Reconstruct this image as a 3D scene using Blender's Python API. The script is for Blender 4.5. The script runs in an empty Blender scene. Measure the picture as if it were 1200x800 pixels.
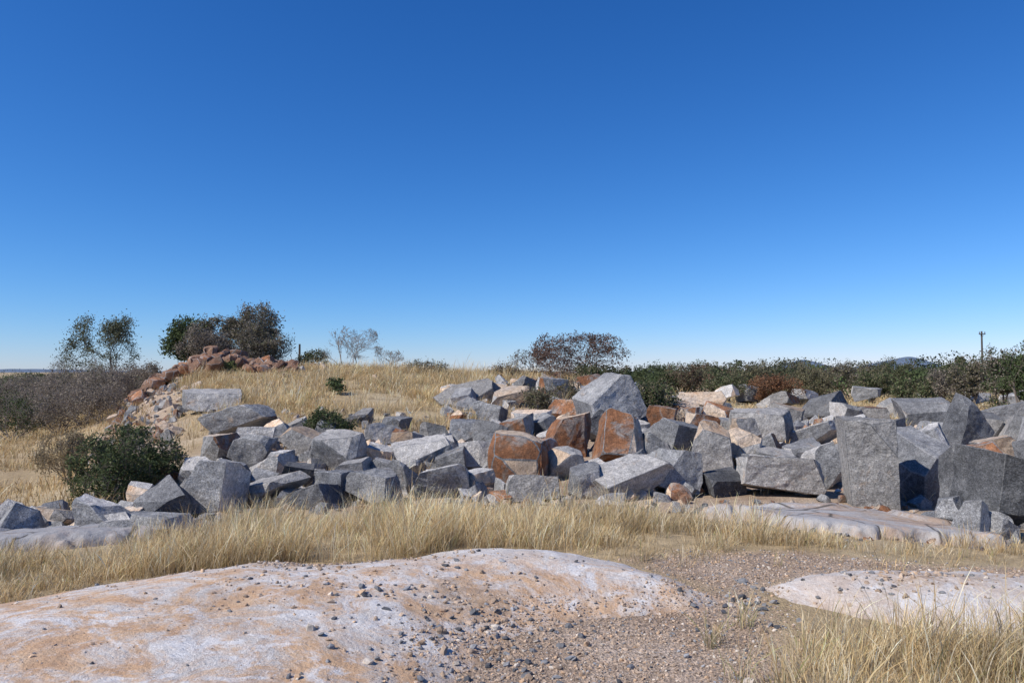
import bpy, bmesh, math, random
import numpy as np
from mathutils import Vector, Matrix, Euler
rng=np.random.default_rng(7); random.seed(7)
K=890.0; HZ=435.0; CZ=1.7
SC=bpy.context.scene
def link(o): SC.collection.objects.link(o); return o

# ------------------------------------------------------------ noise
def _h(x,y,z,seed):
    n=(x*374761393+y*668265263+z*1440670441+seed*974634777)&0xffffffff
    n=((n^(n>>13))*1274126177)&0xffffffff
    n=((n^(n>>16))*668265263)&0xffffffff
    return ((n^(n>>15))&0xffffff)/float(0xffffff)
def vn(p,seed=0):
    p=np.asarray(p,float); i=np.floor(p).astype(np.int64); f=p-i; u=f*f*(3-2*f)
    x,y,z=i[:,0],i[:,1],i[:,2]; r=0
    for a in (0,1):
        wa=u[:,0] if a else 1-u[:,0]
        for b in (0,1):
            wb=u[:,1] if b else 1-u[:,1]
            for c in (0,1):
                wc=u[:,2] if c else 1-u[:,2]
                r=r+wa*wb*wc*_h(x+a,y+b,z+c,seed)
    return r*2-1
def fbm(p,o=3,seed=0):
    r=0;a=1.0;s=0
    for k in range(o):
        r=r+a*vn(p*(2.03**k)+k*17.3,seed+k); s+=a; a*=.5
    return r/s
def n2(x,y,f,o=3,seed=0):
    x=np.atleast_1d(x).astype(float); y=np.atleast_1d(y).astype(float)
    return fbm(np.stack([x*f,y*f,np.zeros_like(x)+.5],1),o,seed)

# ------------------------------------------------------------ terrain
BP=np.array([-400,0,100,200,300,400,500,600,700,800,900,1000,1100,1200,1600.])
DR=np.array([3,6,8,10,12,15,20,25,30,36,42,50,70,100,400.])
ZT=np.array([
[0]*15,
[-.1,0,0,0,0,0,0,0,0,0,0,0,0,0,0],
[-.3,-.25,-.15,-.1,-.05,0,0,0,0,0,0,-.05,-.15,-.2,-.3],
[-.7,-.6,-.55,-.45,-.3,-.15,-.1,-.1,-.1,-.12,-.2,-.28,-.42,-.5,-.7],
[-1.1,-.9,-.85,-.7,-.55,-.5,-.5,-.5,-.5,-.5,-.5,-.5,-.6,-.8,-1.1],
[-1.5,-1.2,-1.1,-.7,-.5,-.5,-.55,-.55,-.5,-.5,-.5,-.6,-.6,-.7,-1.2],
[-1.7,-1.6,-1.4,-.3,-.1,-.1,-.1,-.1,-.1,-.1,-.25,-.35,-.35,-.4,-1.2],
[-1.8,-1.7,-1.5,.1,.5,.4,.3,.4,.4,.2,-.1,-.3,-.3,-.4,-1.2],
[-1.9,-1.8,-1.5,.6,1.0,1.0,.8,.9,.9,.4,-.2,-.4,-.4,-.4,-1.3],
[-2,-1.9,-1.5,1.2,1.6,1.6,1.5,1.4,1.3,.3,-.6,-.8,-.8,-.8,-1.5],
[-2,-1.9,-1.5,1.7,1.9,1.8,1.6,1.4,1.1,-.3,-1.1,-1.3,-1.3,-1.3,-1.7],
[-2,-2,-1.7,1.4,1.6,1.4,1.2,.8,.4,-.9,-1.5,-1.6,-1.6,-1.6,-1.9],
[-2.1,-2.1,-2,-1,-.8,-.8,-.9,-1,-1.2,-1.8,-1.9,-2,-2,-2,-2],
[-2.1]*15,[-2.1]*15],float)
NT,NU=240,320
tg=np.linspace(-1.15,1.15,NT); ug=np.linspace(math.log(2.),math.log(400.),NU)
tt=(BP-600)/K
A=np.stack([np.interp(ug,np.log(DR),ZT[:,j]) for j in range(15)],1)
B=np.stack([np.interp(tg,tt,A[i]) for i in range(NU)],0)
def blur(M,s,ax):
    k=np.exp(-.5*(np.arange(-3*s,3*s+1)/s)**2); k/=k.sum()
    P=np.pad(M,[(3*s,3*s) if a==ax else (0,0) for a in (0,1)],mode='edge')
    return np.apply_along_axis(lambda v:np.convolve(v,k,'valid'),ax,P)
B=blur(blur(B,3,0),4,1)
def zbase(x,y):
    yy=np.clip(y,2.,399.); t=np.clip(x/np.maximum(yy,2.5),-1.149,1.149)
    a=(t+1.15)/2.3*(NT-1); b=(np.log(yy)-ug[0])/(ug[-1]-ug[0])*(NU-1)
    i=np.clip(a.astype(int),0,NT-2); j=np.clip(b.astype(int),0,NU-2); fa=a-i; fb=b-j
    return (B[j,i]*(1-fa)+B[j,i+1]*fa)*(1-fb)+(B[j+1,i]*(1-fa)+B[j+1,i+1]*fa)*fb
def ground(x,y):
    x=np.atleast_1d(np.asarray(x,float)); y=np.atleast_1d(np.asarray(y,float))
    z=zbase(x,y)
    amp=np.interp(y,[0,8,15,30,60,300],[.03,.05,.12,.17,.2,.3])
    z=z+amp*n2(x,y,.35,3,3)
    z=z+.012*n2(x,y,4.,2,5)*np.clip(1-(y-12)/10,0,1)
    z=z+.4*np.exp(-((x+14.9)/2.8)**2-((y-39)/1.8)**2)
    return z
def g1(x,y): return float(ground(x,y)[0])
def stand(px,py,dmin=8.):
    """Where a line of sight of given bearing/dip meets the terrain."""
    t=(px-600)/K; s=(HZ-py)/K
    d=np.arange(dmin,90,.05); z=ground(t*d,d); m=np.where(z>=CZ+s*d)[0]
    dd=d[m[0]] if len(m) else 60.
    return t*dd,dd

def sdpoly(x,y,poly):
    P=np.array(poly,float); d=np.full(x.shape,1e9); ins=np.zeros(x.shape,bool); n=len(P)
    for i in range(n):
        a=P[i];b=P[(i+1)%n]; e=b-a
        w0=x-a[0];w1=y-a[1]; h=np.clip((w0*e[0]+w1*e[1])/(e@e),0,1)
        d=np.minimum(d,np.hypot(w0-e[0]*h,w1-e[1]*h))
        c=((a[1]>y)!=(b[1]>y))&(x<(b[0]-a[0])*(y-a[1])/((b[1]-a[1]) if b[1]!=a[1] else 1e-9)+a[0])
        ins^=c
    return np.where(ins,d,-d)

# ------------------------------------------------------------ mesh helper
def mesh_np(name,V,F,mats,col=None,smooth=False,midx=None):
    V=np.asarray(V,np.float32); F=np.asarray(F,np.int32)
    me=bpy.data.meshes.new(name); me.vertices.add(len(V)); me.vertices.foreach_set('co',V.ravel())
    k=F.shape[1]; me.loops.add(F.size); me.loops.foreach_set('vertex_index',F.ravel())
    me.polygons.add(len(F)); me.polygons.foreach_set('loop_start',np.arange(0,F.size,k,dtype=np.int32))
    me.update(calc_edges=True)
    me.polygons.foreach_set('use_smooth',np.full(len(F),smooth))
    if midx is not None: me.polygons.foreach_set('material_index',np.asarray(midx,np.int32))
    if col is not None:
        ca=me.color_attributes.new('Col','FLOAT_COLOR','POINT')
        c=np.ones((len(V),4),np.float32); c[:,:col.shape[1]]=col; ca.data.foreach_set('color',c.ravel())
    for m in mats: me.materials.append(m)
    me.update()
    return link(bpy.data.objects.new(name,me))

# ------------------------------------------------------------ materials
class NB:
    def __init__(s,name):
        s.m=bpy.data.materials.new(name); s.m.use_nodes=True; s.nt=s.m.node_tree
        s.b=s.nt.nodes['Principled BSDF']; s.b.inputs['Roughness'].default_value=.9
        s.b.inputs['Specular IOR Level'].default_value=.25
        s.geo=s.nt.nodes.new('ShaderNodeNewGeometry')
    def L(s,a,b): s.nt.links.new(a,b)
    def noise(s,sc,det=4,rough=.55,dist=0,off=(0,0,0),src=None,stretch=None):
        n=s.nt.nodes.new('ShaderNodeTexNoise'); n.inputs['Scale'].default_value=sc
        n.inputs['Detail'].default_value=det; n.inputs['Roughness'].default_value=rough; n.inputs['Distortion'].default_value=dist
        mp=s.nt.nodes.new('ShaderNodeMapping'); mp.inputs['Location'].default_value=off
        if stretch: mp.inputs['Scale'].default_value=stretch
        s.L(src or s.geo.outputs['Position'],mp.inputs[0]); s.L(mp.outputs[0],n.inputs['Vector'])
        return n.outputs['Fac']
    def voro(s,sc,out='Color',feat='F1'):
        n=s.nt.nodes.new('ShaderNodeTexVoronoi'); n.inputs['Scale'].default_value=sc; n.feature=feat
        s.L(s.geo.outputs['Position'],n.inputs['Vector']); return n.outputs[out]
    def ramp(s,f,stops):
        r=s.nt.nodes.new('ShaderNodeValToRGB'); s.L(f,r.inputs[0]); e=r.color_ramp.elements
        while len(e)<len(stops): e.new(.5)
        for q,(p,c) in zip(e,stops):
            q.position=p; q.color=(c,c,c,1) if isinstance(c,(int,float)) else (*c,1)
        return r.outputs[0]
    def mix(s,f,a,b,mode='MIX'):
        n=s.nt.nodes.new('ShaderNodeMix'); n.data_type='RGBA'; n.blend_type=mode
        for v,i in ((f,0),(a,6),(b,7)):
            if isinstance(v,(int,float)): n.inputs[i].default_value=v if i==0 else (v,v,v,1)
            elif isinstance(v,tuple): n.inputs[i].default_value=(*v,1)
            else: s.L(v,n.inputs[i])
        return n.outputs[2]
    def math(s,op,a,b):
        n=s.nt.nodes.new('ShaderNodeMath'); n.operation=op
        for v,i in ((a,0),(b,1)):
            if isinstance(v,(int,float)): n.inputs[i].default_value=v
            else: s.L(v,n.inputs[i])
        return n.outputs[0]
    def attr(s,name,out='Color'):
        n=s.nt.nodes.new('ShaderNodeAttribute'); n.attribute_name=name; return n.outputs[out]
    def bump(s,h,st,dist,prev=None):
        n=s.nt.nodes.new('ShaderNodeBump'); n.inputs['Strength'].default_value=st; n.inputs['Distance'].default_value=dist
        s.L(h,n.inputs['Height'])
        if prev: s.L(prev,n.inputs['Normal'])
        return n.outputs[0]
    def fin(s,c,nrm=None):
        s.L(c,s.b.inputs['Base Color'])
        if nrm: s.L(nrm,s.b.inputs['Normal'])
        return s.m

def granite(name,stops,speck=.5,rust=None,dark=.5,rt=(.54,.68),greyp=None):
    m=NB(name)
    big=m.noise(1.3,5,.6,.4); mid=m.noise(9,5,.65); 
    c=m.ramp(big,stops)
    if greyp:
        f=m.ramp(m.noise(1.9,7,.72,.8,(2,7,4)),[(.50,0.),(.60,greyp)]); c=m.mix(f,c,(.31,.295,.275))
    if rust:
        f=m.ramp(m.noise(2.2,7,.7,.6,(5,3,1)),[(rt[0],0.),(rt[1],1.)])
        c=m.mix(f,c,m.mix(m.noise(14,4),rust[0],rust[1]))
    c=m.mix(.6,c,m.ramp(mid,[(.3,.42),(.7,1.45)]),'MULTIPLY')
    c=m.mix(speck,c,m.ramp(m.noise(34,4,.8),[(.38,.35),(.5,1.),(.62,1.7)]),'MULTIPLY')
    c=m.mix(speck,c,m.ramp(m.noise(85,3,.7),[(.36,.25),(.5,1.),(.64,1.8)]),'MULTIPLY')
    oi=m.nt.nodes.new('ShaderNodeObjectInfo')
    c=m.mix(1.,c,m.ramp(oi.outputs['Random'],[(0,.62),(1,1.4)]),'MULTIPLY')
    f=m.ramp(m.noise(3.5,6,.7,.3,(1,8,2)),[(.58,0.),(.72,dark)])
    c=m.mix(f,c,(.085,.08,.078))
    n=m.bump(m.noise(4,7,.72),.8,.14); n=m.bump(m.noise(34,4,.75),.7,.03,n)
    return m.fin(c,n)
G_grey=granite('granite_fresh',[(.3,(.175,.175,.18)),(.5,(.265,.262,.26)),(.7,(.375,.367,.355))],.5,((.34,.24,.165),(.40,.33,.265)),.35,(.60,.74))
G_lite=granite('granite_pale',[(.3,(.38,.365,.345)),(.5,(.49,.465,.435)),(.7,(.57,.54,.50))],.45,((.44,.28,.17),(.52,.39,.27)),.3,(.60,.72))
G_tan =granite('granite_tan',[(.3,(.58,.39,.25)),(.5,(.65,.51,.38)),(.7,(.56,.48,.41))],.3,((.48,.25,.125),(.60,.39,.22)),.25)
G_rust=granite('granite_rust',[(.3,(.20,.088,.042)),(.5,(.34,.155,.076)),(.7,(.44,.26,.155))],.35,((.14,.075,.048),(.28,.17,.11)),.6,(.52,.62),.8)
G_brown=granite('weathered_brown_rock',[(.3,(.11,.06,.04)),(.5,(.185,.105,.068)),(.7,(.26,.165,.11))],.35,((.09,.06,.045),(.2,.15,.11)),.6)
G_shade=granite('granite_dark_shade',[(.3,(.105,.107,.115)),(.5,(.16,.162,.168)),(.7,(.24,.238,.238))],.5,None,.35)  # darker grey granite; shade of block faces put into the colour
ROCKM=[G_grey,G_lite,G_tan,G_rust,G_brown,G_shade]

def col_mat(name,trans=0.,var=.35,sc=6.,bump=None):
    m=NB(name); c=m.attr('Col')
    c=m.mix(var,c,m.ramp(m.noise(sc,3),[(.3,.5),(.7,1.5)]),'MULTIPLY')
    n=m.bump(m.noise(60,4),.5,.01) if bump else None
    m.fin(c,n)
    if trans:
        t=m.nt.nodes.new('ShaderNodeBsdfTranslucent'); mx=m.nt.nodes.new('ShaderNodeMixShader')
        mx.inputs[0].default_value=trans; m.L(c,t.inputs[0]); m.L(m.b.outputs[0],mx.inputs[1]); m.L(t.outputs[0],mx.inputs[2])
        m.L(mx.outputs[0],m.nt.nodes['Material Output'].inputs[0])
    return m.m
M_grass=col_mat('dry_grass',.3,.35,1.6)
M_leaf=col_mat('foliage',.25,.4,3.)
M_bark=col_mat('bark',0,.5,14.,True)
M_stone=col_mat('gravel_stone',0,.4,50.,True)

# ------------------------------------------------------------ foreground layout
SLAB=[(-9,3.6),(-5.5,4.8),(-3.7,5.55),(-3.3,6.0),(-2.8,6.45),(-2.2,6.85),(-1.5,6.7),(-1.0,6.85),(-.6,7.15),(-.1,7.25),(.5,7.1),(1.0,6.7),(1.4,6.2),(1.6,5.75),(1.35,5.45),(.75,5.35),(.2,5.1),(-.1,4.8),(-.3,4.3),(-.45,3.6),(-.6,1.5),(-9,1.5)]
SLABR=[(1.9,6.1),(2.5,6.45),(3.4,6.6),(4.0,6.4),(5.5,5.8),(7,5.2),(7,4.2),(4.2,4.5),(3.3,4.75),(2.8,5.0),(2.4,5.3),(2.1,5.7)]
OUT_R=[(2.3,9.5),(3.0,8.9),(4.0,8.5),(4.9,8.3),(5.6,8.7),(5.8,9.8),(5.2,11.2),(4.2,11.6),(2.9,11.2)]
OUT_L=[(-8.5,8.4),(-6.6,8.2),(-5.2,8.6),(-4.3,9.2),(-3.8,10.0),(-4.3,10.8),(-5.8,11.0),(-8.5,10.6)]
def outh(x,y,poly,H,f,seed,rag=.16):
    sd=sdpoly(x,y,poly)+rag*n2(x,y,1.6,4,seed)+.25*rag*n2(x,y,9,2,seed+2)
    h=np.where(sd>0,H*(1-np.exp(-sd/f)),sd*H/f)+.035*n2(x,y,1.1,4,seed+9)*np.clip(sd/.4,0,1)
    return sd,h
def slab_s(x,y): return outh(x,y,SLAB,.27,.7,21,.10)
def slabr_s(x,y): return outh(x,y,SLABR,.2,.4,33,.14)
def step(x,y,s,h,f,a,seed):
    q=n2(x*1.,y*.6,f,2,seed)*3; return h+a*(np.floor(q)+np.clip((q-np.floor(q))*9,0,1))*np.clip(s/.15,0,1)
def outr_s(x,y):
    s,h=outh(x,y,OUT_R,.10,.1,41,.75); return s,step(x,y,s,h,.7,.05,7)
def outl_s(x,y):
    s,h=outh(x,y,OUT_L,.2,.15,51,.5); return s,step(x,y,s,h,.55,.06,8)
def surf(x,y):
    g=ground(x,y); z=g
    for fn in (slab_s,slabr_s,outr_s,outl_s):
        s,h=fn(x,y); z=np.maximum(z,g+np.where(s>-.1,h,-1))
    return z
PATH=[(-.7,3),(-.5,4.6),(0,5.2),(.9,5.6),(1.6,6.0),(1.2,6.9),(1.9,7.3),(3.2,7.2),(4.6,7.0),(4.4,6.4),(3.2,6.6),(2.2,6.3),(1.9,5.9),(1.8,5.3),(1.6,4.6),(1.5,3.6),(1.5,2.6)]
def dslab(x,y):
    a=np.exp(-((x+1.5)/.8)**2-((y-6.3)/.4)**2)+.9*np.exp(-((x+.3)/.5)**2-((y-5.3)/.45)**2)+.8*np.exp(-((x+.3)/.4)**2-((y-4.5)/.7)**2)+.5*np.exp(-((x+1.6)/.6)**2-((y-5.2)/.4)**2)
    return np.clip(a*(.4+1.3*n2(x,y,2.6,3,4))+.02,0,1)
def soilmask(x,y):
    s=sdpoly(x,y,PATH)+.35*n2(x,y,1.5,3,61); m=np.clip(s/.3+.6,0,1)
    px=x/np.maximum(y,3)*K+600
    r=np.clip((y-11)/1.5,0,1)*np.clip((34-y)/4,0,1)*np.clip((px-210)/60,0,1)
    lm=np.clip((560-px)/40,0,1)*np.clip((y-20)/3,0,1)
    r=r*(1-lm)
    bank=np.exp(-((px-165)/45)**2)*np.clip((y-12)/3,0,1)*np.clip((44-y)/4,0,1)
    return np.clip(np.maximum(np.maximum(m,r*.9),bank*1.1)+.25*n2(x,y,.9,3,71)*(y>9),0,1)

# ------------------------------------------------------------ ground sheet
def build_ground():
    a=2.5; b=math.asinh(3200/a); xs=a*np.sinh(np.linspace(-b,b,560))
    ys=5+a*np.sinh(np.linspace(-math.asinh(60/a),math.asinh(3500/a),620))
    X,Y=np.meshgrid(xs,ys); x=X.ravel();y=Y.ravel(); z=ground(x,y)
    nx,ny=len(xs),len(ys); i=np.arange(nx*ny).reshape(ny,nx)
    F=np.stack([i[:-1,:-1],i[:-1,1:],i[1:,1:],i[1:,:-1]],-1).reshape(-1,4)
    s=soilmask(x,y); col=np.stack([s,s,s],1)
    m=NB('ground'); so=m.attr('Col')
    straw=m.ramp(m.noise(.35,5,.6),[(.3,(.34,.245,.135)),(.5,(.45,.34,.195)),(.7,(.52,.42,.27))])
    straw=m.mix(.6,straw,m.ramp(m.noise(7,5,.7),[(.3,.55),(.7,1.35)]),'MULTIPLY')
    gr=m.ramp(m.noise(.05,4),[(.52,0.),(.66,.5)]); straw=m.mix(gr,straw,(.17,.15,.07))
    soil=m.ramp(m.noise(1.2,6,.6),[(.3,(.30,.21,.145)),(.5,(.42,.315,.23)),(.7,(.50,.40,.315))])
    vc=m.voro(55); bw=m.nt.nodes.new('ShaderNodeRGBToBW'); m.L(vc,bw.inputs[0])
    soil=m.mix(.7,soil,m.ramp(bw.outputs[0],[(.2,.5),(.5,1.),(.85,1.5)]),'MULTIPLY')
    soil=m.mix(.6,soil,m.ramp(m.noise(24,5,.75),[(.3,.5),(.7,1.45)]),'MULTIPLY')
    c=m.mix(so,straw,soil)
    n=m.bump(m.noise(9,6,.75),.7,.06); n=m.bump(m.voro(55,'Distance'),.8,.012,n); n=m.bump(m.noise(120,3),.5,.005,n)
    m.fin(c,n)
    mesh_np('ground',np.stack([x,y,z],1),F,[m.m],col,True)
build_ground()

def slabmat(name,stain,grey=0.,pink=0.):
    m=NB(name)
    c=m.ramp(m.noise(1.1,6,.6,.3),[(.3,(.54,.485,.43)),(.5,(.63,.585,.54)),(.7,(.68,.645,.61))])
    if grey: c=m.mix(grey,c,(.31,.305,.305))
    if pink: c=m.mix(m.ramp(m.noise(1.3,8,.75),[(.48,0.),(.58,pink)]),c,(.46,.31,.21))
    c=m.mix(.4,c,m.ramp(m.noise(18,6,.75),[(.3,.6),(.7,1.3)]),'MULTIPLY')
    c=m.mix(.5,c,m.ramp(m.noise(160,2,.7),[(.36,.45),(.5,1.),(.64,1.35)]),'MULTIPLY')
    if stain:
        o=m.noise(2.1,10,.8,.7,(3,1,0)); of=m.ramp(o,[(.42,0.),(.55,.95)])
        sx=m.nt.nodes.new('ShaderNodeSeparateXYZ'); m.L(m.geo.outputs['Position'],sx.inputs[0])
        g=m.math('ADD',m.math('MULTIPLY',sx.outputs[1],-.62),3.95)
        g=m.math('ADD',g,m.math('MULTIPLY',m.noise(.9,5,.65),.8))
        gf=m.ramp(g,[(.25,0.05),(.8,1.)])
        of=m.math('MULTIPLY',of,m.math('MULTIPLY',gf,stain))
        oc=m.ramp(m.noise(5,7,.75),[(.3,(.44,.25,.135)),(.5,(.59,.37,.21)),(.7,(.65,.47,.31))])
        c=m.mix(of,c,oc)
        wf=m.ramp(m.noise(2.6,9,.8,.6,(9,4,0)),[(.51,0.),(.59,.85)]); c=m.mix(wf,c,(.72,.70,.68))
    df=m.ramp(m.noise(4.2,8,.8,.2,(2,2,0)),[(.58,0.),(.71,.6)]); c=m.mix(df,c,(.25,.20,.16))
    if pink:   # open joints in the sheet of rock
        v=m.nt.nodes.new('ShaderNodeTexVoronoi'); v.feature='DISTANCE_TO_EDGE'; v.inputs['Scale'].default_value=.9
        m.L(m.geo.outputs['Position'],v.inputs['Vector']); jf=m.ramp(v.outputs['Distance'],[(.004,.9),(.02,0.)]); c=m.mix(jf,c,(.07,.06,.05))
    dirt=m.math('MULTIPLY',m.attr('Col','Fac'),m.ramp(m.noise(14,6,.8),[(.4,.1),(.55,1.)]))
    c=m.mix(dirt,c,m.ramp(m.noise(9,5,.7),[(.3,(.30,.195,.12)),(.7,(.46,.33,.22))]))
    n=m.bump(m.noise(3,6,.65),.6,.08); n=m.bump(m.noise(25,6,.75),.8,.02,n); n=m.bump(m.noise(180,2),.5,.004,n)
    return m.fin(c,n)
def build_out(name,poly,fn,res,mat,dirt=None):
    P=np.array(poly); xs=np.arange(P[:,0].min()-.5,P[:,0].max()+.5,res); ys=np.arange(P[:,1].min()-.5,P[:,1].max()+.5,res)
    X,Y=np.meshgrid(xs,ys);x=X.ravel();y=Y.ravel(); sd,h=fn(x,y)
    dm=dirt(x,y) if dirt else np.zeros(len(x)); edge=np.clip(1-sd/.12,0,1)*.6; dm=np.clip(np.maximum(dm*1.2,edge),0,1)
    z=ground(x,y)+h+.006*n2(x,y,6,4,90)*(sd>0)+dm*.01*n2(x,y,14,3,91)
    i=np.arange(len(x)).reshape(len(ys),len(xs)); F=np.stack([i[:-1,:-1],i[:-1,1:],i[1:,1:],i[1:,:-1]],-1).reshape(-1,4)
    F=F[(sd[F]>-.14).any(1)]; u,inv=np.unique(F,return_inverse=True)
    V=np.stack([x,y,z],1)[u]; return mesh_np(name,V,inv.reshape(F.shape),[mat],np.repeat(dm[u][:,None],3,1),True)
build_out('granite_outcrop',SLAB,slab_s,.028,slabmat('weathered_granite_slab',1.),dslab)
build_out('granite_outcrop.001',SLABR,slabr_s,.03,slabmat('granite_slab_pale',.35),lambda x,y:1.3*np.exp(-((x-3.0)/.6)**2-((y-5.75)/.25)**2)*(.6+n2(x,y,3,3,4)))
build_out('granite_outcrop.002',OUT_R,outr_s,.035,slabmat('granite_slab_grey',.0,.6,.7),lambda x,y:.7*np.clip(n2(x,y,1.2,4,15)*2.5,0,1))
build_out('granite_outcrop.003',OUT_L,outl_s,.035,slabmat('granite_slab_dark',.0,.85,.25))

# ------------------------------------------------------------ rocks
def make_rock(w,d,h,mats,seed,cuts=4,rnd=0.,edge=.13,tiltbox=.19,wedge=None):
    """angular quarried block: half-space cuts, chipped edges, rough faces. returns bmesh"""
    r=random.Random(seed); bm=bmesh.new(); S=max(w,d,h)*3
    bmesh.ops.create_cube(bm,size=S)
    planes=[]
    for ax,s,half in ((0,1,w/2),(0,-1,w/2),(1,1,d/2),(1,-1,d/2),(2,1,h/2),(2,-1,h/2)):
        n=[r.gauss(0,tiltbox) for _ in range(3)]; n[ax]=s; planes.append((Vector(n).normalized(),half,ax,s))
    for n,half,ax,s in planes:
        co=Vector((0,0,0)); co[ax]=s*half
        cut(bm,co,n,r.choice(mats))
    if wedge:
        for wd in wedge: cut(bm,Vector((wd[0]*w,0,h*wd[1])),Vector(wd[2]).normalized(),r.choice(mats))
    for _ in range(cuts):
        n=Vector((r.gauss(0,1),r.gauss(0,1),r.gauss(.15,.8))).normalized()
        sup=max(v.co.dot(n) for v in bm.verts)
        cut(bm,n*(sup*r.uniform(.58,.88)),n,r.choice(mats))
    if not wedge:   # small chips knocked off the corners
        for _ in range(r.randint(2,5)):
            v=r.choice(list(bm.verts)).co.normalized(); n=(v+Vector((r.gauss(0,.4),r.gauss(0,.4),r.gauss(0,.4)))).normalized()
            sup=max(q.co.dot(n) for q in bm.verts); cut(bm,n*(sup*r.uniform(.88,.96)),n,r.choice(mats))
    bmesh.ops.bevel(bm,geom=bm.edges[:],offset=min(w,d,h)*r.uniform(.006,.022)+rnd*.1*min(w,d,h),segments=1,affect='EDGES',profile=.6,clamp_overlap=True)
    bmesh.ops.triangulate(bm,faces=bm.faces[:])
    for k in range(5):
        el=[e for e in bm.edges if e.calc_length()>edge*1.35]
        if not el: break
        bmesh.ops.subdivide_edges(bm,edges=el,cuts=1)
        bmesh.ops.triangulate(bm,faces=[f for f in bm.faces if len(f.verts)>3])
    bm.verts.ensure_lookup_table()
    P=np.array([v.co[:] for v in bm.verts])
    if rnd>0:
        R=np.array([w/2,d/2,h/2]); q=P/R; l=np.linalg.norm(q,axis=1,keepdims=True)+1e-6
        P=P*(1-rnd)+(q/l*R*1.08)*rnd
    bm.normal_update(); N=np.array([v.normal[:] for v in bm.verts])
    sz=min(w,d,h); o=seed*3.71
    dsp=.06*sz*fbm(P*1.8/sz+o,3,seed)+.022*fbm(P*7+o,3,seed+5)
    P=P+N*dsp[:,None]
    for v,p in zip(bm.verts,P): v.co=p
    return bm
def cut(bm,co,n,mi):
    g=bm.verts[:]+bm.edges[:]+bm.faces[:]
    res=bmesh.ops.bisect_plane(bm,geom=g,plane_co=co,plane_no=n,clear_outer=True)
    ed=[e for e in res['geom_cut'] if isinstance(e,bmesh.types.BMEdge)]
    if len(ed)>=3:
        try:
            f=bmesh.ops.contextual_create(bm,geom=ed)['faces']
            for q in f: q.material_index=mi
        except Exception: pass
PAL={'g':[0,0,0,0,5,1],'l':[1,0,1,1],'m':[0,0,1,2,3],'t':[2,2,1],'c':[2,1,1,2],'r':[3,3,3,2],'R':[4,4,4,4,3],'d':[5,5,5,0],'L':[1]}
def place_rock(name,px,pb,w,h,col,seed,yaw=None,roll=0,rnd=0,cuts=4,wedge=None,dep=None,dmin=None,edge=.10,box=.19):
    r=random.Random(seed*7+1)
    if dmin is None: dmin=12.2 if 235<px<1090 else 9.3
    x,d=stand(px,pb,dmin); W=w*d/K*1.08; H=h*d/K*1.1; D=(dep or r.uniform(.75,1.15))*math.sqrt(W*H)
    bm=make_rock(W,D,H,PAL[col],seed,cuts,rnd,edge,box,wedge=wedge)
    me=bpy.data.meshes.new(name); tl=2 if (wedge or box<.1) else 10
    yaw=r.uniform(-38,38) if yaw is None else yaw
    M=Matrix.Rotation(math.radians(yaw),4,'Z')@Matrix.Rotation(math.radians(roll+r.gauss(0,tl)),4,'Y')@Matrix.Rotation(math.radians(r.gauss(0,tl)),4,'X')
    bm.transform(M)
    P=np.array([v.co[:] for v in bm.verts]); lo=P.min(0);hi=P.max(0); e=hi-lo; sx=W/e[0]; sz=H*1.08/e[2]; sy=math.sqrt(sx*sz)
    bm.transform(Matrix.Diagonal((sx,sy,sz,1))@Matrix.Translation(-Vector((lo+hi)/2))); ey=e[1]*sy; ez=H*1.08
    bm.to_mesh(me); bm.free()
    for m in ROCKM: me.materials.append(m)
    if rnd>.2: me.polygons.foreach_set('use_smooth',[True]*len(me.polygons))
    o=link(bpy.data.objects.new(name,me)); y=d+ey*.42; x=(px-600)/K*y
    o.location=(x,y,CZ+(HZ-pb)/K*d+ez*.42)
    return o
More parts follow.
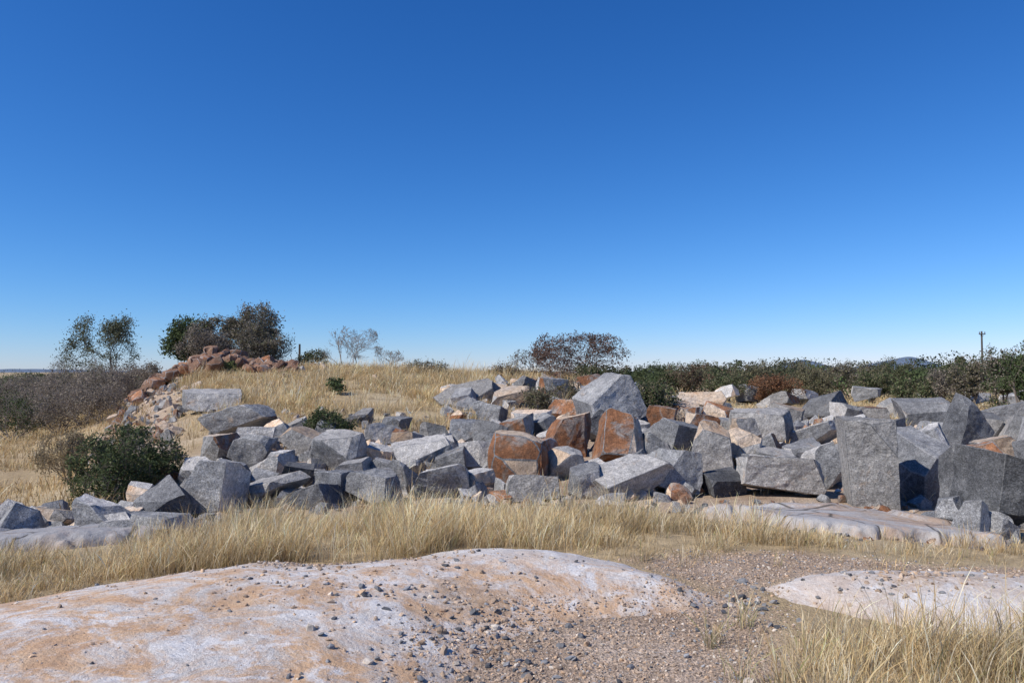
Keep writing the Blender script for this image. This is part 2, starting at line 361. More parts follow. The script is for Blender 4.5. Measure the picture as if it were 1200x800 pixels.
HERO=[
(716,506,84,64,'d',dict(yaw=12,cuts=0,wedge=[(-.1,.38,(-.62,-.12,.78)),(.3,.3,(.85,-.1,.5))],dep=.9)),
(727,549,66,64,'r',dict(yaw=-10,cuts=3)),
(607,566,68,54,'r',dict(rnd=.5)),
(623,509,46,26,'c',{}),(665,536,54,48,'r',{}),(668,494,50,24,'r',{}),(552,476,82,30,'l',dict(roll=-14,yaw=15)),
(793,538,70,44,'d',dict(yaw=25)),(830,552,50,54,'t',dict(yaw=-30,cuts=5)),(863,547,48,42,'c',{}),
(890,521,74,38,'m',dict(rnd=.3)),(840,500,44,28,'r',{}),(742,588,108,46,'l',dict(cuts=5)),(786,581,62,50,'g',dict(roll=18)),
(913,583,96,46,'L',dict(yaw=-8,cuts=3)),(1014,596,64,97,'L',dict(yaw=-16,cuts=1,dep=.8,box=.05)),(955,526,76,32,'l',{}),
(968,498,62,37,'d',dict(cuts=6)),(1082,508,60,38,'g',{}),(1078,592,74,80,'d',dict(roll=-8,cuts=4,yaw=20)),
(1137,599,78,74,'r',dict(roll=-22,yaw=-18,cuts=3)),(1175,642,94,106,'d',dict(yaw=-14,cuts=3,roll=6)),
(1124,532,58,66,'d',dict(roll=20)),(1175,500,58,28,'m',{}),(966,572,44,50,'l',{}),(878,474,34,22,'g',{}),
(912,482,46,22,'m',{}),(822,480,56,20,'c',dict(cuts=2)),(1015,470,30,16,'g',{}),(845,582,52,28,'d',{}),
(1131,646,42,56,'g',dict(roll=15)),(1186,662,50,24,'l',{}),(1190,530,50,40,'l',{}),(1045,560,44,54,'g',{}),
(497,553,80,38,'g',dict(yaw=10,roll=-8)),(450,521,44,24,'l',{}),(452,549,42,28,'c',{}),(399,553,68,44,'l',dict(yaw=-15,cuts=3)),
(357,537,52,34,'t',dict(roll=24)),(320,566,50,32,'c',dict(roll=-18)),(322,593,84,36,'L',dict(roll=-22,cuts=3)),(365,602,66,34,'g',{}),
(258,612,64,68,'l',dict(roll=-12,cuts=4)),(198,613,66,48,'d',dict(yaw=35,roll=-15)),(170,600,34,32,'t',dict(roll=-25)),
(131,624,64,38,'g',dict(roll=14)),(297,552,56,40,'g',dict(roll=20)),(283,517,86,40,'m',dict(roll=-16,rnd=.15)),
(250,482,68,24,'l',dict(roll=12)),(66,622,64,26,'t',dict(rnd=.2)),(8,614,32,24,'r',dict(rnd=.5)),(437,592,74,36,'g',{}),
(474,577,40,36,'g',{}),(520,584,66,38,'l',{}),(547,524,38,30,'d',{}),(590,545,42,36,'g',{}),(622,588,62,30,'l',{}),
(660,562,46,34,'t',dict(rnd=.4)),(688,584,46,36,'g',{}),(560,556,42,36,'l',{}),(190,636,80,28,'g',dict(cuts=2)),(330,560,36,30,'g',{}),
(392,588,44,32,'d',{}),(575,500,38,28,'g',{}),(648,470,38,26,'m',{}),(600,478,44,24,'c',{}),(700,478,36,22,'m',{}),(775,512,34,34,'r',{}),
(940,548,48,30,'g',{}),(905,555,44,28,'l',{}),(1000,520,44,32,'g',{}),(1050,492,36,24,'l',{}),(870,520,36,28,'c',{}),(800,497,34,26,'r',{}),
(545,478,30,22,'g',{}),(230,575,42,34,'l',{}),(150,640,52,26,'l',{}),(1160,560,50,46,'m',{}),(1110,500,46,24,'g',{}),(1192,478,36,20,'g',{}),(1060,478,32,16,'l',{}),
(1140,478,38,18,'g',{}),(560,582,44,28,'t',{}),(715,600,36,18,'l',{}),(990,500,32,26,'g',{}),(925,500,36,26,'t',{}),(745,560,34,30,'d',{}),
(305,530,42,28,'l',{}),(420,500,32,20,'l',{}),(480,530,38,26,'m',{}),(275,580,46,36,'d',{}),(415,572,42,32,'c',{}),(345,512,36,22,'c',{}),
(1240,600,90,90,'g',{}),(1225,540,60,60,'m',{}),(530,560,38,34,'m',{}),(635,548,38,32,'r',{}),(700,520,34,38,'d',dict(roll=30)),(765,545,38,36,'l',{}),(885,560,38,26,'g',{}),
(575,530,40,34,'g',{}),(605,520,40,32,'m',{}),(640,515,36,28,'d',{}),(575,468,36,20,'t',{}),(620,462,36,20,'g',{}),(690,455,30,16,'r',{}),(820,515,40,30,'r',{}),(850,470,34,18,'c',{}),(755,480,30,22,'g',{}),(940,475,36,18,'g',{}),(1020,500,36,22,'m',{}),(1090,540,44,40,'l',{}),(1040,525,40,32,'g',{}),(1150,522,44,36,'g',{}),(895,540,44,30,'m',{}),(510,522,36,26,'l',{}),(465,510,34,20,'g',{}),(390,520,40,26,'g',{}),(325,520,38,26,'m',{}),(260,545,44,34,'m',{}),(445,570,40,30,'l',{}),(350,575,44,30,'g',{}),
(1110,625,40,40,'d',{}),(1095,660,34,20,'g',{}),
]
for i,(px,pb,w,h,c,o) in enumerate(HERO):
    place_rock('granite_boulder' if i==0 else 'granite_boulder.%03d'%i,px,pb,w,h,c,100+i,**o)

def lib(n,seed,rnd=0,pal='m'):
    out=[]
    for k in range(n):
        r=random.Random(seed+k)
        bm=make_rock(1,r.uniform(.6,1),r.uniform(.45,.85),PAL[pal],seed+k,r.randint(3,6),rnd,.22 if rnd<.4 else .14)
        bm.verts.ensure_lookup_table(); bm.verts.index_update()
        V=np.array([v.co[:] for v in bm.verts]); F=np.array([[v.index for v in f.verts] for f in bm.faces]); M=np.array([f.material_index for f in bm.faces]); bm.free()
        V=V-(V.max(0)+V.min(0))/2; V/=(V.max(0)-V.min(0))[0]
        out.append((V,F,M))
    return out
LB={'g':lib(10,500,0,'g'),'m':lib(8,530,0,'m'),'t':lib(7,560,.1,'t'),'r':lib(8,590,.35,'r'),'R':lib(9,620,.5,'R')}
def rotmats(n,full=.5):
    out=[]
    for _ in range(n): out.append(np.array((Euler((rng.normal(0,full),rng.normal(0,full),rng.uniform(0,6.28))).to_matrix())))
    return out
def rubble(name,items,smooth=False):
    Vs=[];Fs=[];Ms=[];o=0
    for (x,y,z,s,c) in items:
        V,F,M=LB[c][rng.integers(len(LB[c]))]; R=rotmats(1)[0]; sc=s*np.array([1,rng.uniform(.75,1.1),rng.uniform(.75,1.1)])
        Vs.append((V*sc)@R.T+[x,y,z]); Fs.append(F+o); Ms.append(M); o+=len(V)
    mesh_np(name,np.concatenate(Vs),np.concatenate(Fs),ROCKM,None,smooth,np.concatenate(Ms))
items=[]
def addr(n,pxr,dr,sr,pal,cond=None,sink=.15,stack=0,ex=1.3):
    k=0
    while k<n:
        d=math.sqrt(rng.uniform(dr[0]**2,dr[1]**2)); px=rng.uniform(*pxr)
        if cond and not cond(px,d): continue
        x=(px-600)/K*d; s=sr[0]*(sr[1]/sr[0])**(rng.random()**ex)
        items.append((x,d,g1(x,d)+s*(.35-sink)+rng.random()*stack,s,rng.choice(list(pal)))); k+=1
addr(240,(215,560),(12.8,20.),(.12,.6),'gggmmt',lambda p,d:d<12.8+7*min(1,(p-180)/130) ,.2)
addr(300,(520,760),(12.8,33),(.15,.7),'gggmmtrr',lambda p,d: p>520+max(0,(d-30))*8,.2)
addr(420,(740,1260),(12.8,34),(.15,.8),'ggggmmtrr',lambda p,d:not(1000<p<1120 and d>27) and (d<27 or p<980 or rng.random()<.4),.2)
addr(80,(-60,220),(10.8,13.8),(.2,.7),'ggmt',None,.15)
addr(40,(1090,1300),(9.2,12.5),(.15,.6),'gggm',None,.15)
rubble('granite_rubble',items)
items=[]
addr(380,(100,240),(14,40),(.10,.6),'gmttr',lambda p,d:abs(p-(110+d*2.2))<55,.2,0,1.6)
addr(160,(240,560),(19,26),(.12,.4),'gmtt',lambda p,d:rng.random()<.6-(d-19)*.08,.25)
addr(200,(100,1200),(11,13),(.08,.25),'gmtr',None,.2)
addr(60,(840,1150),(8.0,9.6),(.04,.14),'gmtr',None,.2)
rubble('rubble_slope',items)
items=[]
for _ in range(140):
    x=rng.uniform(-18.4,-10.4); y=rng.normal(38.2,.8); s=rng.uniform(.45,1.05)*(1.12-.06*abs(x+15.5))
    hp=.5*math.exp(-((x+15.8)/2.6)**2)
    items.append((x,y,g1(x,y)+.12*s+rng.random()*hp,s,rng.choice(list('RRRRRRR'))))
rubble('boulder_heap',items,True)
items=[]
addr(70,(330,720),(34,41),(.2,.7),'RRtm',None,.2); rubble('scattered_stones',items)

# ------------------------------------------------------------ gravel
def stones(name,P,S,C):
    bm=bmesh.new(); bmesh.ops.create_icosphere(bm,subdivisions=1,radius=1); bm.verts.index_update()
    V=np.array([v.co[:] for v in bm.verts]); F=np.array([[v.index for v in f.verts] for f in bm.faces]); bm.free()
    n=len(P); nv=len(V)
    var=V[None]*(1+rng.uniform(-.38,.3,(n,nv,1)))
    var*=np.stack([rng.uniform(.7,1.4,n),rng.uniform(.6,1.1,n),rng.uniform(.35,.85,n)],1)[:,None]
    R=np.array(rotmats(n,.35)); W=np.einsum('nij,nvj->nvi',R,var)*S[:,None,None]+P[:,None]
    FF=(F[None]+(np.arange(n)*nv)[:,None,None]).reshape(-1,3)
    mesh_np(name,W.reshape(-1,3),FF,[M_stone],np.repeat(C,nv,0))
SP=np.array([(.44,.33,.24),(.34,.25,.18),(.18,.18,.185),(.27,.27,.275),(.54,.47,.39),(.50,.34,.215),(.09,.092,.1)])
def gravel():
    Ps=[];Ss=[];Cs=[]
    def add(n,xr,yr,dens,smin,smax,pw,w):
        x=rng.uniform(*xr,n*4); y=rng.uniform(*yr,n*4); k=rng.random(n*4)<dens(x,y); x=x[k][:n];y=y[k][:n]
        s=smin*(smax/smin)**(rng.random(len(x))**pw); z=surf(x,y)+s*.2
        Ps.append(np.stack([x,y,z],1)); Ss.append(s); Cs.append(SP[rng.choice(7,len(x),p=w)]*rng.uniform(.7,1.25,(len(x),1)))
    add(17000,(-1,4.8),(3.2,7.4),lambda x,y:np.clip(sdpoly(x,y,PATH)/.3+.8+.5*n2(x,y,3,2,5),0,1),.0035,.015,2.0,[.38,.28,.04,.08,.12,.10,.0])
    add(460,(-1,2.0),(3.2,6.4),lambda x,y:np.clip(sdpoly(x,y,PATH)/.3+.9,0,1)*np.clip(.35+1.4*n2(x,y,1.8,2,8),0,1),.010,.042,1.6,[.1,.08,.3,.24,.08,.05,.15])
    add(3600,(-4,1.2),(3.4,6.9),dslab,.004,.024,1.6,[.34,.3,.04,.06,.06,.18,.02])
    add(70,(-4,1.2),(3.4,6.3),lambda x,y:.25+0*x,.008,.028,1.2,[.1,.1,.25,.2,.05,.1,.2])
    add(190,(-1.2,.5),(3.6,5.4),lambda x,y:.5+0*x,.010,.034,1.2,[.1,.1,.25,.2,.05,.1,.2])
    add(1200,(-4,1.2),(3.4,6.8),lambda x,y:np.clip(.1+n2(x,y,1.8,3,14),0,1),.003,.008,1.2,[.3,.25,.1,.05,.05,.2,.05])
    add(500,(1.9,4.2),(4.8,6.5),lambda x,y:np.exp(-((x-3.0)/.6)**2-((y-5.75)/.25)**2),.006,.028,1.5,[.3,.3,.1,.1,.1,.08,.02])
    stones('gravel',np.concatenate(Ps),np.concatenate(Ss),np.concatenate(Cs))
gravel()

# ------------------------------------------------------------ grass
def blades(name,P,H,W,lean,C,head=.35):
    n=len(P); th=rng.uniform(0,6.283,n); wv=np.stack([np.cos(th),np.sin(th),np.zeros(n)],1)
    s=np.array([0,.4,.78,1.]); hd=(rng.random(n)<head)
    wp=np.stack([np.full(n,1.),np.full(n,.75),np.where(hd,1.5,.55),np.full(n,.12)],1)
    cen=P[:,None]+np.stack([lean[:,0,None]*H[:,None]*s**1.8,lean[:,1,None]*H[:,None]*s**1.8,H[:,None]*(s-.18*s**2*(np.hypot(lean[:,0],lean[:,1])[:,None]))],-1)
    off=wv[:,None]*(W[:,None]*wp*.5)[...,None]
    V=np.stack([cen-off,cen+off],2).reshape(-1,3)
    b=(np.arange(n)*8)[:,None]
    F=np.concatenate([b+np.array([[0,1,3,2]]),b+np.array([[2,3,5,4]]),b+np.array([[4,5,7,6]])],0)
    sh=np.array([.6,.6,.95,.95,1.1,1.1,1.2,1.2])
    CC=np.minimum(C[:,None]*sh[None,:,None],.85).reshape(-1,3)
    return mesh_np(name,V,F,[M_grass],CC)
GP=np.array([(.68,.52,.28),(.74,.61,.39),(.56,.39,.19),(.43,.295,.15),(.77,.68,.49),(.38,.36,.15)])
def tufts(n,per,xr,yr,dens,h,w,spread,weights,polar=False,lean=.28,hfn=None):
    m=n*6
    if polar:
        y=np.sqrt(rng.uniform(yr[0]**2,yr[1]**2,m)); x=(rng.uniform(xr[0],xr[1],m)-600)/K*y
    else: x=rng.uniform(*xr,m); y=rng.uniform(*yr,m)
    k=rng.random(m)<dens(x,y); x=x[k][:n]; y=y[k][:n]; nn=len(x)
    hs=rng.uniform(.45,1.3,nn)*np.clip(1+1.0*n2(x,y,.8,2,9),.35,1.6); tone=rng.uniform(.75,1.2,nn)*(1+.35*n2(x,y,.7,3,19))
    if hfn is not None: hs=hs*hfn(x,y)
    sp=spread*rng.uniform(.5,1.3,nn)
    X=np.repeat(x,per);Y=np.repeat(y,per);HS=np.repeat(hs,per);T=np.repeat(tone,per);S=np.repeat(sp,per)
    dx=rng.normal(0,1,len(X))*S; dy=rng.normal(0,1,len(X))*S
    H=h*HS*rng.uniform(.3,1.2,len(X)); Wd=w*rng.uniform(.5,1.3,len(X))
    le=np.stack([dx/S*.16,dy/S*.16],1)+rng.normal(0,lean,(len(X),2))+np.array([.08,0])
    X=X+dx;Y=Y+dy; P=np.stack([X,Y,surf(X,Y) if yr[0]<11 else ground(X,Y)],1); P[:,2]-=.01
    C=GP[rng.choice(6,len(X),p=weights)]*T[:,None]*rng.uniform(.8,1.15,(len(X),1))
    return P,H,Wd,le,C
def cat(L): return [np.concatenate([a[i] for a in L]) for i in range(5)]
def pxof(x,y): return x/np.maximum(y,.5)*K+600
def nslab(x,y): return (slab_s(x,y)[0]<-.02)&(slabr_s(x,y)[0]<-.02)&(outr_s(x,y)[0]<.05)
W0=[.33,.25,.16,.08,.13,.05]
def dA(x,y):
    p=pxof(x,y); lo=np.interp(p,[-50,100,400,700,800,900,1000,1200],[5.2,5.9,6.7,7.0,7.25,7.4,7.4,7.2]); hi=np.interp(p,[-50,100,250,400,700,850,1000,1100,1250],[7.5,7.7,8.7,9.5,9.5,8.8,8.0,7.7,7.5])
    e=np.clip((y-lo)/.35,0,1)*np.clip((hi-y)/.4,0,1)*np.clip((1230-p)/250,0,1)
    return e*nslab(x,y)*np.clip(.45+1.6*n2(x,y,1.3,3,2),0,1)
def hA(x,y): return np.interp(pxof(x,y),[0,150,300,700,850,1000,1200],[.8,.75,1,1.05,.85,.7,.6])
def dB(x,y):
    p=pxof(x,y); return nslab(x,y)*np.clip((p-905-25*(y-4.5))/70,0,1)*np.clip((4.95-y)/.3,0,1)*np.clip(.7+1.*n2(x,y,1.6,3,12),0,1)
def dC(x,y):
    return nslab(x,y)*np.clip((y-6.6)/.4,0,1)*.5*np.clip(.2+1.6*n2(x,y,1.8,3,22),0,1)
A_=[tufts(2300,23,(-7,7),(5.0,9.8),dA,.36,.0040,.07,W0,hfn=hA),
    tufts(2100,13,(-7,7),(5.0,9.8),dA,.19,.0042,.10,[.3,.15,.2,.2,.05,.1],hfn=hA),
    tufts(650,28,(1.0,5.5),(2.8,5.2),dB,.27,.0036,.07,W0),
    tufts(800,14,(1.0,5.5),(2.8,5.2),dB,.14,.0036,.09,[.3,.2,.2,.15,.05,.1]),
    tufts(260,20,(.3,5.5),(6.5,8.6),dC,.18,.004,.05,[.3,.2,.2,.2,.05,.05]),
    tufts(14,30,(1.2,2.0),(3.6,5.2),lambda x,y:.6+0*x,.2,.004,.04,[.2,.2,.1,.1,.1,.3])]
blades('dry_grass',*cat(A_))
def dD(x,y):
    p=pxof(x,y); a=np.clip((p-190-(42-y)*1.5)/40,0,1)*np.clip((600-p)/30,0,1)*np.clip((y-19.5)/2,0,1)
    b=np.clip((p-560)/40,0,1)*np.clip((730-p)/20,0,1)*np.clip((y-32.5)/2,0,1)
    return np.maximum(a,b)*np.clip(.45+1.3*n2(x,y,.4,3,32),0,1)
W1=[.27,.14,.26,.21,.05,.07]
D_=[tufts(6000,16,(180,740),(19.5,45),dD,.34,.013,.14,W1,True),tufts(500,24,(180,740),(19.5,45),dD,.6,.011,.13,W0,True)]
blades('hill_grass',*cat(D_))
def dE(x,y):
    p=pxof(x,y); r=np.clip((p-740)/30,0,1)*np.clip((y-33)/2,0,1); l=np.clip((185-p)/30,0,1)*np.clip((y-12.5)/2,0,1)
    return np.maximum(r,l)*np.clip(.6+.9*n2(x,y,.25,3,42),0,1)
E_=[tufts(2600,14,(-120,200),(12,60),dE,.36,.018,.2,[.34,.16,.26,.16,.04,.04],True),
    tufts(3600,12,(740,1300),(33,110),dE,.5,.035,.35,[.34,.16,.26,.16,.04,.04],True),
    tufts(600,16,(200,1250),(13,33),lambda x,y:.5+0*x,.4,.011,.1,W0,True)]
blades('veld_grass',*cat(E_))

# ------------------------------------------------------------ plants
def nrm(v): return v/(np.linalg.norm(v)+1e-9)
def grow(r,stems,levels,kids,spread,up,wob=.2,lratio=.68):
    segs=[];tips=[]
    def br(p,d,L,rad,l):
        n=3
        for i in range(n):
            d=nrm(d+r.normal(0,wob,3)+np.array([0,0,up*.12])); q=p+d*L/n; r2=rad*.78
            segs.append((p,q,rad,r2,l)); p=q; rad=r2
            if l>=levels-1: tips.append(q)
            if l<levels and (i>=1 or l>0):
                for c in range(kids if i==n-1 else 1):
                    a=r.uniform(.35,1.)*spread; t=nrm(np.cross(d,r.normal(0,1,3)))
                    br(p,nrm(d*math.cos(a)+t*math.sin(a)),L*lratio*r.uniform(.7,1.15),rad*.72,l+1)
    for s in range(stems):
        a=r.uniform(0,6.28); t=(.15 if stems==1 else r.uniform(.25,1.0)*spread)
        br(np.array([r.normal(0,.05),r.normal(0,.05),0]),np.array([math.cos(a)*math.sin(t),math.sin(a)*math.sin(t),math.cos(t)]),1.,.05,0)
    return segs,np.array(tips)
def plant(name,px,d,top,w,bark,leafc,nl,ls,stems=4,levels=3,kids=2,spread=.8,up=.3,seed=1,base=None,thick=1.,clump=.1,wob=.2,sink=.1,pc=92,dome=0):
    r=np.random.default_rng(seed); 
    if base is not None: x,d=stand(px,base,8.); 
    x=(px-600)/K*d; z0=g1(x,d)-sink
    Hh=(CZ+(HZ-top)/K*d-z0); Wd=w*d/K
    segs,tips=grow(r,stems,levels,kids,spread,up,wob)
    lo,hi=np.percentile(tips[:,:2],100-pc,axis=0),np.percentile(tips[:,:2],pc,axis=0); cx=(lo+hi)/2; ex=(hi-lo)/2; zt=np.percentile(tips[:,2],97)
    S=np.array([Wd/2/ex[0],Wd/2/ex[1],Hh/zt]); sh=np.array([cx[0],cx[1],0])*S
    def soft(P):   # stragglers bend back towards a rounded, lumpy crown
        Q=P*S; z=Q[:,2]/Hh; z=np.where(z>.85,.85+.22*np.tanh((z-.85)/.25),np.maximum(z,0.01))
        u=(Q[:,:2]-sh[:2])/(Wd/2); l=np.linalg.norm(u,axis=1,keepdims=True)+1e-9
        ang=np.arctan2(u[:,1],u[:,0]); lump=1+.16*np.sin(ang*3+seed)+.10*np.sin(ang*5+z*7+seed*2)
        R=(np.sqrt(np.clip(1-((z-.42)/.72)**2,.12,1))*lump)[:,None]; l2=l/R
        f=np.where(l2>.75,(.75+.38*np.tanh((l2-.75)/.6))/l2,1.); Q=Q.copy(); Q[:,:2]=sh[:2]+u*f*Wd/2; Q[:,2]=z*Hh
        return Q
    p0=soft(np.array([s[0] for s in segs])); p1=soft(np.array([s[1] for s in segs])); tp=soft(tips)
    rs=Hh/3.*thick; r0=np.array([s[2] for s in segs])*rs*.9; r1=np.array([s[3] for s in segs])*rs*.9
    mn=.0045*thick; r0=np.maximum(r0,mn); r1=np.maximum(r1,mn*.8)
    ax=p1-p0; ax/=np.linalg.norm(ax,axis=1,keepdims=True)+1e-9
    ref=np.where(np.abs(ax[:,2:3])<.9,np.array([[0,0,1.]]),np.array([[1.,0,0]])); u=np.cross(ax,ref); u/=np.linalg.norm(u,axis=1,keepdims=True)+1e-9; v=np.cross(ax,u)
    k=5; an=np.arange(k)*2*math.pi/k; ring=u[:,None]*np.cos(an)[None,:,None]+v[:,None]*np.sin(an)[None,:,None]
    V=np.concatenate([p0[:,None]+ring*r0[:,None,None],p1[:,None]+ring*r1[:,None,None]],1)
    f=np.array([[i,(i+1)%k,k+(i+1)%k,k+i] for i in range(k)]); F=(f[None]+(np.arange(len(V))*2*k)[:,None,None]).reshape(-1,4)
    V=V.reshape(-1,3); bc=np.array(bark)*r.uniform(.75,1.2,(len(segs),1)); C=np.repeat(bc,2*k,0); mi=np.zeros(len(F),int)
    if nl:
        t=tp[r.integers(len(tips),size=nl)]+r.normal(0,clump,(nl,3))*np.array([1,1,.8]); t[:,2]=np.abs(t[:,2])
        if dome:
            nc=46; a=r.normal(0,1,(nc,3)); a/=np.linalg.norm(a,axis=1,keepdims=True); rr=r.uniform(.3,1,nc)[:,None]**.6
            cc=a*rr*np.array([Wd/2*.85,Wd/2*.85,Hh*.38])+np.array([sh[0],sh[1],Hh*.54]); nd=int(nl*dome)
            t[:nd]=cc[r.integers(nc,size=nd)]+r.normal(0,.15,(nd,3))*np.array([1,1,.7])*Wd/4
        a=r.normal(0,1,(nl,3)); a/=np.linalg.norm(a,axis=1,keepdims=True); b=np.cross(a,r.normal(0,1,(nl,3))); b/=np.linalg.norm(b,axis=1,keepdims=True)
        sz=ls*r.uniform(.5,1.3,(nl,1)); a=a*sz; b=b*sz*.5
        LV=np.stack([t-a,t-b*.9,t+a,t+b],1).reshape(-1,3); LF=np.arange(nl*4).reshape(-1,4)+len(V)
        lc=np.array(leafc,float); lc=lc[r.integers(len(lc),size=nl)]*r.uniform(.65,1.35,(nl,1))*(1+.5*fbm(t*2.2/ max(.6,Wd/4)+seed,2,seed))[:,None]
        V=np.concatenate([V,LV]);F=np.concatenate([F,LF]);C=np.concatenate([C,np.repeat(lc,4,0)]);mi=np.concatenate([mi,np.ones(nl,int)])
    V=V-sh+np.array([x,d,z0]); return mesh_np(name,V,F,[M_bark,M_leaf],C,False,mi)
DG=[(.075,.105,.04),(.09,.115,.05),(.06,.08,.036)]; OG=[(.17,.155,.085),(.20,.17,.11),(.12,.12,.065)]; GB=[(.27,.23,.18),(.21,.18,.145),(.15,.13,.10)]
RB=[(.13,.075,.052),(.18,.11,.075),(.09,.06,.045)]
BK=(.16,.13,.105); BL=(.26,.22,.185)
plant('savanna_tree',126,46,372,80,(.13,.11,.09),[(.12,.13,.075),(.15,.15,.095),(.10,.11,.06)],9500,.06,1,5,2,.75,.35,11,clump=.2,thick=1.2,dome=.25)
plant('evergreen_tree',226,43,375,54,BK,DG,15000,.09,3,4,2,.9,.2,12,clump=.2,dome=.6)
plant('thorn_tree',281,44,360,96,BL,GB+OG,32000,.065,4,5,2,.95,.1,13,clump=.2,dome=.6)
plant('thorn_tree.001',247,41,384,60,BL,GB,9000,.055,4,4,2,.95,.0,14,clump=.14,dome=.5)
plant('thorn_tree.002',306,42,384,44,BL,GB+OG,9000,.055,4,4,2,.95,.0,15,clump=.15,dome=.5)
plant('bare_tree',422,43,384,52,BL,OG,150,.04,2,5,2,.6,.5,16,thick=1.)
plant('bare_tree.001',388,44,388,32,BL,OG,120,.04,2,4,2,.6,.5,17,thick=1.)
plant('bare_tree.002',456,44,407,34,BL,OG,200,.04,3,4,2,.7,.4,18,thick=1.)
plant('green_shrub',365,44,411,30,BK,DG+OG,3000,.06,4,3,2,.9,.2,19,clump=.1,dome=.4)
plant('twiggy_shrub',672,38,392,112,(.14,.10,.085),RB,6500,.055,10,4,2,1.0,.25,20,clump=.09,wob=.16,dome=.2)
plant('twiggy_shrub.001',616,38,410,38,(.15,.12,.10),RB+OG,500,.05,5,3,2,.9,.4,21,clump=.08)
plant('green_shrub.001',394,0,444,17,BK,DG,900,.05,4,3,2,.7,.5,22,base=462,clump=.06)
plant('green_shrub.002',263,37,424,26,BK,[(.10,.13,.045),(.13,.14,.055)],1500,.05,4,3,2,.8,.4,23,clump=.1)
plant('green_shrub.003',387,0,481,54,BK,DG+[(.10,.11,.045)],7000,.035,7,3,2,1.0,.2,24,base=516,clump=.07,dome=.4)
plant('green_shrub.004',148,0,504,122,BK,DG+[(.09,.11,.045),(.14,.15,.07)],22000,.032,9,4,2,1.0,.2,25,base=584,clump=.06,sink=.2,dome=.35)
plant('straw_shrub',78,0,508,62,(.3,.24,.16),[(.36,.29,.17),(.25,.2,.12)],3500,.035,9,4,2,1.,.3,26,base=566,clump=.08)
plant('green_shrub.005',766,0,450,52,BK,DG+OG,6500,.045,6,3,2,1.,.3,27,base=492,clump=.1,dome=.5)
plant('green_shrub.006',632,0,456,36,BK,OG,3000,.04,6,3,2,1.,.3,28,base=488,clump=.1,dome=.4)
plant('green_shrub.007',690,36,428,30,BK,OG+DG,2600,.05,6,3,2,1.,.3,29,clump=.1,dome=.4)
plant('green_shrub.008',500,38,424,60,BK,OG,1800,.05,6,3,2,1.,.0,30,clump=.12)
plant('green_shrub.009',660,0,446,38,BK,OG,2000,.04,6,3,2,1.,.3,31,base=468,clump=.1,dome=.4)
plant('green_shrub.010',592,36,426,40,BK,OG+RB,2000,.04,6,3,2,1.,.3,32,clump=.1,dome=.4)
for i,(px,d,top,w,t) in enumerate([(20,48,444,70,0),(60,43,442,80,0),(100,41,430,90,0),(140,41,432,60,0),(-30,46,446,90,0),(88,56,416,50,1),(12,64,436,50,2),(160,44,426,50,0),(35,66,442,60,2),(120,48,430,60,0),(70,38,458,60,0),(20,38,462,70,2),(120,37,452,60,0),(45,52,440,60,1),(60,58,436,50,2),(8,46,448,40,2)]):
    plant('thorn_scrub' if i==0 else 'thorn_scrub.%03d'%i,px,d,top,w*1.15,(.25,.21,.18),[GB,OG,DG][t],3600,.055,7,4,2,.95,.15,40+i,clump=.15,dome=.3)
for i,(px,d,top,w,lc) in enumerate([(905,82,440,52,[(.22,.11,.06),(.18,.10,.055)]),(1076,74,444,48,OG+DG),(1172,66,410,46,GB+DG),(1203,62,404,44,DG),(1236,66,410,60,DG),(1122,90,420,52,OG+DG),(1020,86,436,42,DG+OG),(850,84,437,44,DG+OG),(952,92,430,46,OG),(1183,100,418,70,OG+DG),(1132,74,424,36,GB+OG),(990,100,424,46,GB+OG),(880,105,424,52,OG),(1050,110,420,52,OG+DG),(800,100,428,46,RB+OG),(1100,80,434,38,GB)]):
    plant('bushveld_tree' if i==0 else 'bushveld_tree.%03d'%i,px,d,top,w,BK,lc,7000,.11,4,3,2,1.0,.2,60+i,clump=.22,thick=1.3,dome=.6)

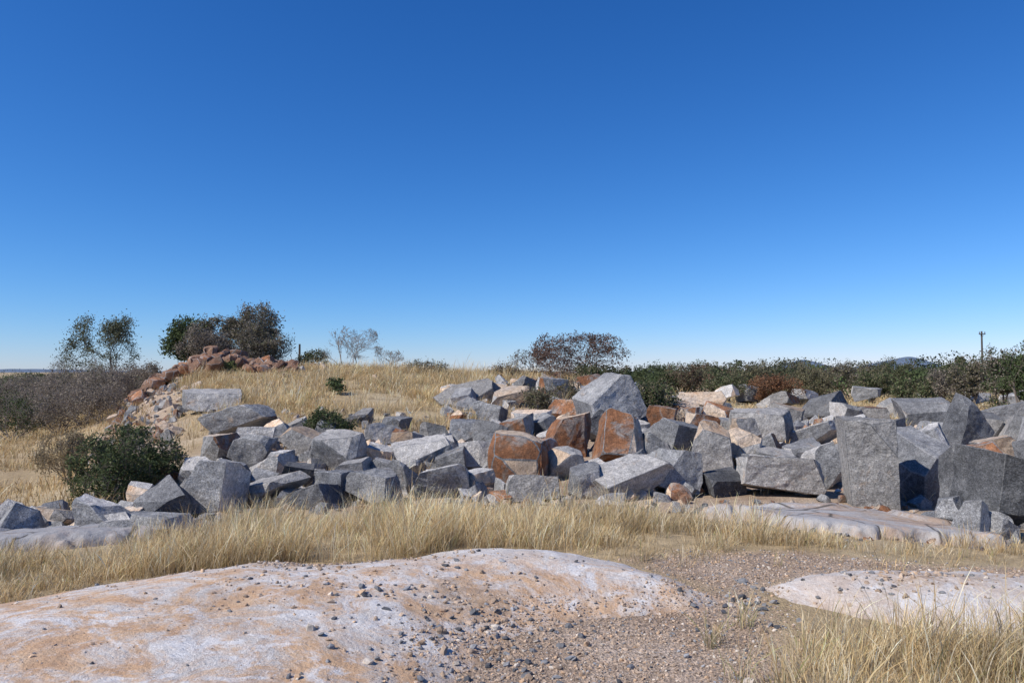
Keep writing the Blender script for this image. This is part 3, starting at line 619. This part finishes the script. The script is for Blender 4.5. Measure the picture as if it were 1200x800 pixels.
def treeline():
    Vs=[];Cs=[]
    r=np.random.default_rng(99)
    def tree(x,y,h,w,tone):
        z0=g1(x,y); n=560; cl=r.integers(5,10)
        cc=np.stack([r.normal(0,w*.24,cl),r.normal(0,w*.24,cl),h*r.uniform(.35,.8,cl)],1); cr=w*r.uniform(.13,.25,cl)
        k=r.integers(cl,size=n); dd=r.normal(0,1,(n,3)); dd/=np.linalg.norm(dd,axis=1,keepdims=True)
        p=cc[k]+dd*(cr[k]*r.uniform(.5,1.0,n))[:,None]*np.array([1,1,.75]); p[:,2]=np.clip(p[:,2],.05,h*1.05)
        a=r.normal(0,1,(n,3)); a/=np.linalg.norm(a,axis=1,keepdims=True); b=np.cross(a,r.normal(0,1,(n,3))); b/=np.linalg.norm(b,axis=1,keepdims=True)
        s=r.uniform(.08,.22,(n,1))*(y/120)**.5; a*=s;b*=s*.7; p=p+np.array([x,y,z0])
        Vs.append(np.stack([p-a,p-b,p+a,p+b],1).reshape(-1,3)); Cs.append(np.repeat(tone*r.uniform(.6,1.4,(n,1)),4,0))
    T=[np.array(c) for c in DG+[(.10,.105,.05),(.13,.125,.07),(.19,.165,.115),(.11,.105,.065),(.18,.12,.08),(.06,.075,.037),(.055,.065,.036)]]
    for i in range(420):
        y=95+150*r.random()**1.2; p=r.uniform(700,1420); x=(p-600)/K*y
        h=(r.choice([2.2,3.2,4.4,5.8])*r.uniform(.75,1.15)+max(0,(y-130))*.018)*(1+.35*np.clip((p-1080)/120,0,1)); tree(x,y,h,h*r.uniform(1.1,1.8),T[r.integers(len(T))]*r.uniform(.55,1.25))
    for i in range(150):
        y=80+160*r.random(); p=r.uniform(-250,160); x=(p-600)/K*y
        tree(x,y,r.uniform(1.8,3.4),r.uniform(4,8),T[r.integers(len(T))]*1.1)
    for i in range(120):
        y=120+130*r.random(); p=r.uniform(160,700); x=(p-600)/K*y
        tree(x,y,r.uniform(1.8,2.8),r.uniform(4,8),T[r.integers(len(T))])
    V=np.concatenate(Vs); mesh_np('distant_tree_line',V,np.arange(len(V)).reshape(-1,4),[M_leaf],np.concatenate(Cs))
treeline()

def hills():
    xs=np.linspace(-3500,3500,700)
    prof=5+6*np.abs(n2(xs,xs*0,.0012,4,77))
    for c,w,h in ((1150,90,40),(1570,110,48),(1420,260,12),(-1900,260,10)): prof=prof+h*np.exp(-((xs-c)/w)**2)
    ys=[2700,2850,3000,3200,3400]; fs=[0,.55,1,.7,0]
    V=np.concatenate([np.stack([xs,np.full_like(xs,y),-4+prof*f+ (3*n2(xs,xs*0+y,.01,3,5) if 0<f else 0)],1) for y,f in zip(ys,fs)])
    i=np.arange(5*700).reshape(5,700); F=np.stack([i[:-1,:-1],i[:-1,1:],i[1:,1:],i[1:,:-1]],-1).reshape(-1,4)
    m=NB('hill_painted_haze'); m.fin(m.ramp(m.noise(.01,5),[(.3,(.10,.14,.20)),(.7,(.14,.18,.24))]))  # distance haze painted into the blue-grey base colour
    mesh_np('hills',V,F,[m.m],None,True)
hills()

# ------------------------------------------------------------ poles
def pole(name,px,d,top,arm=True):
    x=(px-600)/K*d; z0=g1(x,d)-.3; H=CZ+(HZ-top)/K*d-z0
    bm=bmesh.new()
    def cyl(p,q,r1,r2):
        p=Vector(p);q=Vector(q);v=q-p
        M=Matrix.Translation((p+q)/2)@v.to_track_quat('Z','Y').to_matrix().to_4x4()
        bmesh.ops.create_cone(bm,cap_ends=True,segments=10,radius1=r1,radius2=r2,depth=v.length,matrix=M)
    a=1. if arm else .4
    cyl((0,0,0),(0,0,H),.2*a,.15*a)
    if arm:
        cyl((-.6,-.15,H-.5),(.6,-.15,H-.5),.08,.08)
        for q in (-.5,0,.5): cyl((q,-.15,H-.43),(q,-.15,H-.1),.08,.06)
        cyl((-.45,-.12,H-.55),(0,-.12,H-1.1),.03,.03); cyl((.45,-.12,H-.55),(0,-.12,H-1.1),.03,.03)
    me=bpy.data.meshes.new(name); bm.to_mesh(me); bm.free()
    m=NB('pole_wood'); m.fin(m.ramp(m.noise(12,5,.6,0,(0,0,0),None,(1,1,.1)),[(.3,(.07,.06,.05)),(.7,(.12,.10,.085))])); me.materials.append(m.m)
    o=link(bpy.data.objects.new(name,me)); o.location=(x,d,z0)
pole('utility_pole',1151,140,388); pole('fence_post',351,48,403,False)

# ------------------------------------------------------------ light, sky, camera
S=Vector((-.66,-.33,.70)).normalized()
sun=bpy.data.lights.new('sun','SUN'); sun.energy=5.0; sun.angle=math.radians(.5); sun.color=(1,.95,.88)
so=link(bpy.data.objects.new('sun',sun)); so.rotation_euler=S.to_track_quat('Z','Y').to_euler()
w=bpy.data.worlds.new('World'); SC.world=w; w.use_nodes=True; nt=w.node_tree
sky=nt.nodes.new('ShaderNodeTexSky'); sky.sky_type='NISHITA'; sky.sun_disc=False
sky.sun_elevation=math.asin(S.z); sky.sun_rotation=math.atan2(S.x,S.y)
sky.air_density=1.0; sky.dust_density=.2; sky.ozone_density=3.5; sky.altitude=1300
ST=.11
sep=nt.nodes.new('ShaderNodeSeparateColor'); com=nt.nodes.new('ShaderNodeCombineColor'); nt.links.new(sky.outputs[0],sep.inputs[0])
for i,(g,k) in enumerate(((1.60,.88),(1.14,.88),(.95,1.20))):
    a=nt.nodes.new('ShaderNodeMath'); a.operation='MULTIPLY'; a.inputs[1].default_value=ST; nt.links.new(sep.outputs[i],a.inputs[0])
    b=nt.nodes.new('ShaderNodeMath'); b.operation='POWER'; b.inputs[1].default_value=g; nt.links.new(a.outputs[0],b.inputs[0])
    c=nt.nodes.new('ShaderNodeMath'); c.operation='MULTIPLY'; c.inputs[1].default_value=k/ST; nt.links.new(b.outputs[0],c.inputs[0])
    nt.links.new(c.outputs[0],com.inputs[i])
nt.links.new(com.outputs[0],nt.nodes['Background'].inputs[0]); nt.nodes['Background'].inputs[1].default_value=ST
cam=bpy.data.cameras.new('camera'); cam.sensor_width=36; cam.lens=K/1200*36; cam.clip_end=8000; cam.clip_start=.05
co=link(bpy.data.objects.new('camera',cam)); co.location=(0,0,CZ); co.rotation_euler=(math.radians(90)+math.atan((HZ-400)/K),0,0)
SC.camera=co
SC.view_settings.view_transform='Standard'; SC.view_settings.look='None'; SC.view_settings.exposure=0
